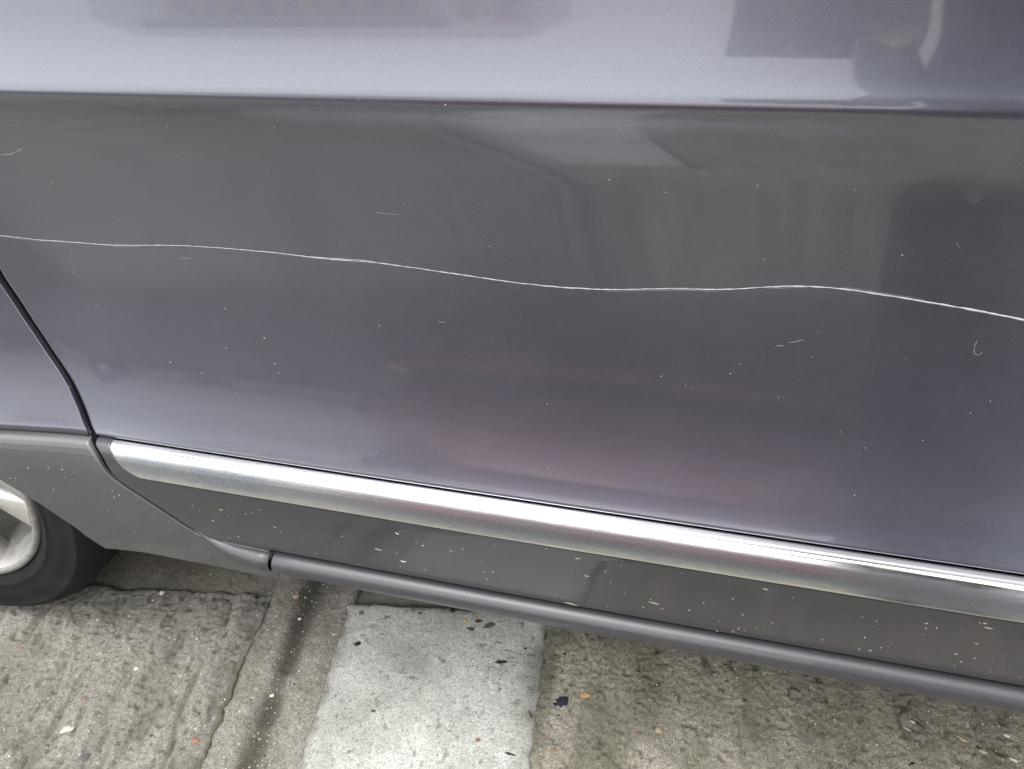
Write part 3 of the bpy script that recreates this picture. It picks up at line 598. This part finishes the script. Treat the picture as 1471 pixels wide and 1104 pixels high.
# ------------------------------------------------------------------ things behind the camera that the paint mirrors
M_MAROON = paint('maroon_paint', (.29, .034, .062), .02, .1, .35)
M_WHITE = plain('van_white', (.86, .86, .85), .3, 0, .03); M_REDREF = plain('red_marking', (.62, .05, .04), .4); M_YEL = plain('yellow_marking', (.75, .60, .22), .4); M_GREYST = plain('grey_stripe', (.28, .29, .32), .4)
M_LAMP = plain('amber_lamp', (.85, .42, .16), .2); M_TAIL = plain('red_lamp', (.55, .03, .03), .2)
def simple_vehicle(name, label, cat, loc, rotz, st, mat, wheels, wr, width):
    root = tag(empty(name, loc), label, cat); root.rotation_euler.z = rotz
    shell('body', st, mat, root, 0, width)
    for wx in wheels:
        for yy in (-.012, width - .2):
            w = lathe('wheel', [(.0, .03), (wr * .2, .03), (wr * .62, .02), (wr * .66, .0), (wr * .68, .002), (wr * .95, .0), (wr, .03), (wr, .18), (wr * .9, .21), (0, .21)], (wx, yy, wr), M_TYRE, root, 40)
            lathe('rim', [(0, .015), (wr * .15, .015), (wr * .6, .010), (wr * .64, -.004)], (wx, yy - .004, wr), M_RIM, w, 40)
    return root
STM = [(-2.05, .34, .78, .79, .1, .20), (-2.0, .27, .86, .90, .12, .10), (-1.85, .22, .90, 1.10, .15, .04), (-1.3, .20, .92, 1.40, .18, .0), (-.5, .19, .92, 1.46, .18, 0), (.3, .19, .91, 1.44, .18, 0), (.9, .19, .90, 1.15, .15, 0), (1.2, .19, .88, .97, .1, 0), (1.7, .22, .88, .99, .1, .02), (1.94, .26, .84, .92, .1, .06), (2.05, .30, .78, .80, .1, .14)]
mar = simple_vehicle('parked_car', 'maroon hatchback parked nose-on, mirrored in the lower door above the chrome strip', 'car', (.54, -3.80, 0), math.pi / 2, STM, M_MAROON, (-1.3, 1.28), .31, 1.72)
def curved_bar(name, x, w, depth, z0, z1, proud, mat, parent, wid=1.72):
    """bar across the nose: bows forward at the middle"""
    t = np.linspace(-1, 1, 25); rows = []
    for s in t:
        xx = x - depth * abs(s) ** 2.4; y = wid / 2 + s * w / 2
        rows.append([(xx - .12, y, z0), (xx + proud * .4, y, z0), (xx + proud, y, .5 * (z0 + z1)), (xx + proud * .4, y, z1), (xx - .12, y, z1)])
    return grid_mesh(name, rows, mat, parent)
curved_bar('front_lip', 2.12, 1.66, .20, .17, .23, .03, M_MAROON, mar); curved_bar('intake', 2.07, 1.50, .16, .235, .33, .015, M_DARKPL, mar)
curved_bar('bumper', 2.13, 1.72, .22, .335, .66, .06, M_MAROON, mar); curved_bar('bonnet_edge', 2.08, 1.70, .24, .665, .86, .03, M_MAROON, mar)
for x0, x1, z1 in ((-1.2, -.5, 1.34), (-.45, .35, 1.36)):
    o = mesh_obj('side_window', [(x0, .047, .94), (x1, .047, .93), (x1, .19, z1), (x0 + .1, .19, z1)], [(0, 1, 2, 3)], M_GLASS, mar, False)
box('headlight', (1.93, .16, .76), (.26, .26, .12), M_GLASS, mar, .03); box('headlight', (1.93, 1.56, .76), (.26, .26, .12), M_GLASS, mar, .03); box('tail_light', (-1.98, .14, .76), (.12, .12, .16), M_TAIL, mar, .02)
STV = [(-2.55, .45, 1.2, 2.30, .10, .03), (-2.50, .34, 1.2, 2.40, .10, .0), (0, .32, 1.2, 2.42, .10, 0), (1.2, .32, 1.2, 2.38, .10, 0), (1.6, .32, 1.15, 2.1, .12, 0), (2.1, .34, 1.10, 1.45, .14, .03), (2.7, .36, .95, 1.15, .1, .08), (2.85, .45, .8, .85, .1, .2)]
van = simple_vehicle('white_van', 'white panel van with grey stripe mirrored in the paint above the crease', 'van', (-4.3, -5.8, 0), math.pi, STV, M_WHITE, (-1.5, 1.75), .34, 1.95)
box('stripe', (-.4, .075, 2.06), (3.0, .05, .13), M_GREYST, van, .005); box('lettering_board', (-.5, .055, 1.84), (2.5, .05, .2), M_YEL, van, .005)
for k in range(9): box('lettering', (-1.55 + k * .26, .024, 1.84), (.13, .012, .13), M_GREYST, van, .003)
box('tail_light', (-2.47, .06, 1.55), (.16, .16, .6), M_TAIL, van, .02); box('marker_lamp', (-2.40, .065, 2.0), (.26, .07, .14), M_LAMP, van, .01)
for k in range(4): box('chevron', (-2.10, .03, .9 + k * .34), (.16, .07, .2), M_REDREF if k % 2 == 0 else M_YEL, van, .004)
M_REND = plain('pale_render', (.62, .60, .55), .9, 0, .08, 3); M_BRICK = plain('brown_brick', (.30, .19, .14), .9, 0, .25, 9); M_ROOF = plain('slate_roof', (.12, .12, .13), .8, 0, .2, 6); M_FRAME = plain('white_upvc', (.8, .8, .8), .4)
def house(x, label, mat):
    h = tag(empty('terraced_house', (x, -46, 0)), label, 'house', 'houses across the road')
    box('wall', (0, -3.5, 2.6), (5.0, 7, 5.2), mat, h)
    mesh_obj('roof', [(-2.55, .25, 5.15), (2.55, .25, 5.15), (2.55, -3.5, 7.6), (-2.55, -3.5, 7.6), (-2.55, -7.25, 5.15), (2.55, -7.25, 5.15)], [(0, 1, 2, 3), (3, 2, 5, 4), (0, 3, 4), (1, 5, 2), (0, 4, 5, 1)], M_ROOF, h, False)
    for wx, wz, sw, sh in ((-1.2, 3.8, 1.2, 1.2), (1.2, 3.8, 1.2, 1.2), (-1.1, 1.5, 1.7, 1.3)):
        f = box('window', (wx, .01, wz), (sw, .08, sh), M_FRAME, h); box('pane', (wx - sw * .24, .045, wz), (sw * .42, .03, sh - .16), M_GLASS, f); box('pane', (wx + sw * .24, .045, wz), (sw * .42, .03, sh - .16), M_GLASS, f); box('sill', (wx, .06, wz - sh / 2 - .04), (sw + .1, .16, .06), M_FRAME, f)
    d = box('door', (1.5, .01, 1.05), (.95, .08, 2.1), M_MAROON if mat is M_REND else M_FRAME, h); box('handle', (1.85, .06, 1.05), (.04, .05, .12), M_RIM, d)
    box('chimney', (2.0, -3.5, 7.7), (.6, .7, 1.2), M_BRICK, h)
house(-12.2, 'pale rendered house far across the road, leftmost of three', M_REND); house(-7.1, 'pale rendered house far across the road, middle of three', M_REND); house(-2.0, 'pale rendered house far across the road, straight behind the photographer', M_REND)

# ------------------------------------------------------------------ the photographer, mirrored at the right of the door
M_JACKET = plain('navy_jacket', (.018, .020, .034), .85, 0, .3, 30); M_JEANS = plain('navy_jeans', (.022, .026, .045), .9, 0, .3, 60); M_SKIN = plain('skin', (.48, .31, .23), .5, 0, .08, 15, Subsurface_Weight=.1); M_HAIR = plain('dark_hair', (.02, .016, .013), .6, 0, .4, 120); M_SHOE = plain('black_shoes', (.015, .015, .015), .5)
def skin_mesh(name, nodes, edges, root, mats, pick, parent):
    me = bpy.data.meshes.new(name); names = list(nodes); me.from_pydata([nodes[k][:3] for k in names], [(names.index(a), names.index(b)) for a, b in edges], [])
    o = link(bpy.data.objects.new(name, me)); o.modifiers.new('skin', 'SKIN')
    sv = me.skin_vertices[0].data
    for k, nm in enumerate(names):
        r = nodes[nm][3]; sv[k].radius = r if isinstance(r, tuple) else (r, r); sv[k].use_root = nm == root
    sd = o.modifiers.new('sub', 'SUBSURF'); sd.levels = 2; sd.render_levels = 2
    dg = bpy.context.evaluated_depsgraph_get(); new = bpy.data.meshes.new_from_object(o.evaluated_get(dg)); new.name = name
    bpy.data.objects.remove(o); new.materials.clear()
    for m in mats: new.materials.append(m)
    for p in new.polygons: p.material_index = pick(p.center); p.use_smooth = True
    return link(bpy.data.objects.new(name, new), parent)
person = tag(empty('person', (.46, -.97, 0)), 'person in dark navy clothes holding a phone low, mirrored at the right of the door', 'person')
pinv = Matrix.Translation((-.46, .97, 0))
ph_c = CAM_LOC - CAM_F * .010 + CAM_R * .045 - CAM_U * .012
hand = ph_c + CAM_R * .085 - CAM_F * .012 - CAM_U * .012
N = dict(pelvis=(.46, -.97, .93, (.17, .125)), waist=(.46, -.96, 1.08, (.155, .115)), chest=(.45, -.95, 1.26, (.18, .125)), collar=(.44, -.93, 1.40, (.11, .09)), neck=(.43, -.905, 1.47, .056), skull=(.42, -.88, 1.55, .080), crown=(.42, -.885, 1.635, .076), chin=(.41, -.815, 1.515, .043), nose=(.405, -.785, 1.565, .014),
         shl=(.265, -.93, 1.345, .075), ell=(.20, -.80, 1.10, .050), wrr=(hand.x + .055, hand.y - .05, hand.z - .01, .029), pmr=(hand.x + .012, hand.y - .018, hand.z, (.036, .018)),
         shr=(.63, -.95, 1.345, .075), elr=(.69, -1.00, 1.07, .050), wrl=(.66, -.90, .86, .03), pml=(.65, -.87, .80, (.034, .018)),
         hpr=(.55, -.98, .85, .125), knr=(.53, -.97, .50, .108), anr=(.53, -1.00, .10, .076), tor=(.55, -.86, .045, .05), hpl=(.37, -.96, .85, .125), knl=(.37, -.91, .50, .108), anl=(.385, -.95, .10, .076), tol=(.375, -.80, .045, .05))
Ed = [('pelvis', 'waist'), ('waist', 'chest'), ('chest', 'collar'), ('collar', 'neck'), ('neck', 'skull'), ('skull', 'crown'), ('skull', 'chin'), ('skull', 'nose'), ('collar', 'shr'), ('shr', 'elr'), ('elr', 'wrl'), ('wrl', 'pml'), ('collar', 'shl'), ('shl', 'ell'), ('ell', 'wrr'), ('wrr', 'pmr'), ('pelvis', 'hpr'), ('hpr', 'knr'), ('knr', 'anr'), ('anr', 'tor'), ('pelvis', 'hpl'), ('hpl', 'knl'), ('knl', 'anl'), ('anl', 'tol')]
def fingers(tagname, base, along, across, curl, lens):
    for k, L in enumerate(lens):
        th = k == 4
        o = base + across * ((-.030 + .020 * k) if not th else -.036) + (along * .035 if not th else along * -.005)
        d = along if not th else (along * .6 - across * .8).normalized()
        prev = 'pm' + tagname
        for q in range(3):
            o = o + (d * (1 - .25 * q) + curl * (.35 * q + .1)).normalized() * (L / 3 if q else .004 + L / 3)
            nm = f'f{tagname}{k}{q}'; N[nm] = (o.x, o.y, o.z, .0095 - .001 * q); Ed.append((prev, nm)); prev = nm
fingers('r', hand, -CAM_R, CAM_U, CAM_F * .9, (.066, .072, .068, .055, .055))
fingers('l', Vector((.65, -.87, .80)), Vector((-.05, .25, -.95)).normalized(), Vector((-.1, .95, .25)).normalized(), Vector((-.7, 0, -.1)), (.070, .076, .072, .058, .055))
def pick(c):
    if c.z > 1.45: return 1
    if (c - hand).length < .12 or (c - Vector((.65, -.86, .77))).length < .10: return 1
    if c.z < .085: return 3
    if c.z < .90: return 2
    return 0
body = skin_mesh('body', N, Ed, 'pelvis', (M_JACKET, M_SKIN, M_JEANS, M_SHOE), pick, person); body.matrix_parent_inverse = pinv
bm = bmesh.new(); bmesh.ops.create_uvsphere(bm, u_segments=24, v_segments=14, radius=1)
bmesh.ops.delete(bm, geom=[v for v in bm.verts if v.co.z < -.35 or (v.co.y > .62 and v.co.z < .35)], context='VERTS')
for v in bm.verts: v.co = Vector((v.co.x * .094, v.co.y * .105, v.co.z * .105)) * (1 + .05 * math.sin(v.co.x * 31 + v.co.z * 17))
bmesh.ops.translate(bm, vec=Vector((.42, -.895, 1.61)), verts=bm.verts); me = bpy.data.meshes.new('hair'); bm.to_mesh(me); bm.free(); me.materials.append(M_HAIR); me.shade_smooth()
link(bpy.data.objects.new('hair', me), person).matrix_parent_inverse = pinv
for sx in (-1, 1):
    bm = bmesh.new(); bmesh.ops.create_icosphere(bm, subdivisions=2, radius=.011); bmesh.ops.translate(bm, vec=Vector((.408 + sx * .032, -.80, 1.583)), verts=bm.verts); me = bpy.data.meshes.new('eye'); bm.to_mesh(me); bm.free(); me.materials.append(M_BLACK); link(bpy.data.objects.new('eye', me), person).matrix_parent_inverse = pinv
    bm = bmesh.new(); bmesh.ops.create_icosphere(bm, subdivisions=2, radius=1); bmesh.ops.scale(bm, vec=(.010, .020, .030), verts=bm.verts); bmesh.ops.translate(bm, vec=Vector((.418 + sx * .084, -.875, 1.565)), verts=bm.verts); me = bpy.data.meshes.new('ear'); bm.to_mesh(me); bm.free(); me.materials.append(M_SKIN); link(bpy.data.objects.new('ear', me), person).matrix_parent_inverse = pinv
rot = Matrix((CAM_R, CAM_U, -CAM_F)).transposed()
phone = tag(empty('phone', ph_c), "black phone in the photographer's hand", 'phone')
for nm, c, s, m, b in (('case', ph_c, (.158, .076, .008), M_BLACK, .003), ('screen', ph_c - CAM_F * .0042, (.150, .070, .0006), M_GLASS, 0)):
    box(nm, c, s, m, phone, b, rot).matrix_parent_inverse = Matrix.Translation(-ph_c)

# ------------------------------------------------------------------ loose stones, chips and straw on the concrete
CC = dict(black=(.018, .018, .02), rust=(.24, .15, .10), cream=(.52, .49, .42), slate=(.085, .088, .088), amber=(.60, .42, .14), brown=(.10, .045, .035), greybrown=(.105, .095, .09), brick=(.22, .135, .105), darkbrown=(.055, .038, .025), navy=(.018, .019, .032), orange=(.46, .29, .15), tan=(.38, .31, .21), white=(.74, .73, .69), pink=(.36, .27, .23), straw=(.52, .43, .29))
CM = {k: plain('stone_' + k, v, .85, 0, .3, 160) for k, v in CC.items()}
def ground_z(x, y):
    d = np.array([x, y]) - O2; s, t = float(d @ E1), float(d @ E2); S_, T_ = np.array([[s]]), np.array([[t]]); D_ = np.array([[.05]])
    f = z_left if s < -.137 and t > -.012 else z_chan if -.137 <= s < .003 else z_right if s >= .3015 else z_patch if t > -.002 else z_back
    return float(f(S_, T_, D_)[0][0, 0])
GROUPS = {'stone': 'loose pebbles on the concrete', 'debris_chip': 'loose chips on the concrete', 'leaf_fragment': 'leaf scraps on the concrete', 'twig': None, 'straw_piece': 'straw pieces on the concrete', 'crumpled_scrap': None}
CAT = {'stone': 'pebble', 'debris_chip': 'chip', 'leaf_fragment': 'leaf scrap', 'twig': 'twig', 'straw_piece': 'straw', 'crumpled_scrap': 'scrap'}
def pebble(name, x, y, mm, mat, asp, kind, seed):
    r = random.Random(seed); bm = bmesh.new(); bmesh.ops.create_icosphere(bm, subdivisions=3 if kind == 'crumpled_scrap' else 2, radius=1)
    thin = {'stone': .45, 'debris_chip': .22, 'leaf_fragment': .12, 'twig': .2, 'straw_piece': .16, 'crumpled_scrap': .5}[kind]
    ph = [r.uniform(0, 6.28) for _ in range(6)]; rag = {'stone': .24, 'crumpled_scrap': .45}.get(kind, .42)
    ang = r.uniform(-.5, .5) if kind != 'twig' else -.9
    if kind == 'straw_piece': ang = -.55 + r.uniform(-.15, .15)
    for v in bm.verts:
        c = v.co.copy(); k = 1 + rag * (math.sin(c.x * 2.3 + ph[0]) * math.sin(c.y * 3.1 + ph[1]) + .6 * math.sin(c.y * 5 + ph[2]) * math.cos(c.x * 4 + ph[3])) + r.uniform(-.12, .12) * (2.6 if kind == 'crumpled_scrap' else 1) + .35 * rag * math.sin(c.x * 9 + ph[4]) * math.sin(c.y * 8 + ph[5])
        z = c.z * thin * asp if kind not in ('twig', 'straw_piece') else c.z * asp
        v.co = Vector((c.x * k, c.y * asp * k, z + (.16 * c.x * c.x if kind == 'leaf_fragment' else 0)))
    h = mm / 2500.
    bmesh.ops.scale(bm, vec=(h, h, h), verts=bm.verts); bmesh.ops.rotate(bm, matrix=Matrix.Rotation(ang, 3, 'Z'), verts=bm.verts)
    zmin = min(v.co.z for v in bm.verts); me = bpy.data.meshes.new(name); bm.to_mesh(me); bm.free(); me.materials.append(mat)
    o = bpy.data.objects.new(name, me); o.location = (x, y, ground_z(x, y) - zmin * .40); return link(o)
for k, (x, y, mm, c, asp, kind, label) in enumerate(CHIPS):
    tag(pebble(kind, x, y, mm, CM[c], asp, kind, 300 + k), label, CAT[kind], GROUPS[kind])
# fine grit, uncountable
def grit(n):
    pal = ['white', 'cream', 'tan', 'slate', 'black', 'rust', 'darkbrown', 'straw']; wts = [.26, .2, .14, .12, .12, .05, .07, .04]
    base = [(1, 0, 0), (-1, 0, 0), (0, 1, 0), (0, -1, 0), (0, 0, 1), (0, 0, -1)]; tri = [(0, 2, 4), (2, 1, 4), (1, 3, 4), (3, 0, 4), (2, 0, 5), (1, 2, 5), (3, 1, 5), (0, 3, 5)]
    V, Fc, mi = [], [], []; r = random.Random(5)
    for _ in range(n):
        s = r.uniform(-.62, 1.0); t = r.uniform(-.16, .36)
        band = r.random()
        if band < .22: s = r.gauss(JOINT, .035)
        elif band < .46: s = r.uniform(.42, 1.0); t = r.gauss(.07, .08)
        elif .005 < s < .30 and r.random() < .6: continue
        x, y = O2 + E1 * s + E2 * t; h = .0005 + .0014 * r.random() ** 3; c0 = len(V); z = ground_z(x, y); an = r.uniform(0, 3.14); ca, sa = math.cos(an), math.sin(an); el = r.uniform(.45, 1)
        for b in base:
            q = h * r.uniform(.7, 1.25); u, v = b[0] * q, b[1] * q * el; V.append((x + u * ca - v * sa, y + u * sa + v * ca, z + b[2] * q * .6 + h * .25))
        m = r.choices(range(8), wts)[0]
        for f in tri: Fc.append(tuple(c0 + i for i in f)); mi.append(m)
    o = mesh_obj('grit', V, Fc, [CM[p] for p in pal], None, False); o.data.polygons.foreach_set('material_index', mi); return tag(o, 'fine loose grit scattered over the concrete', 'grit', None, 'stuff')
grit(5000)
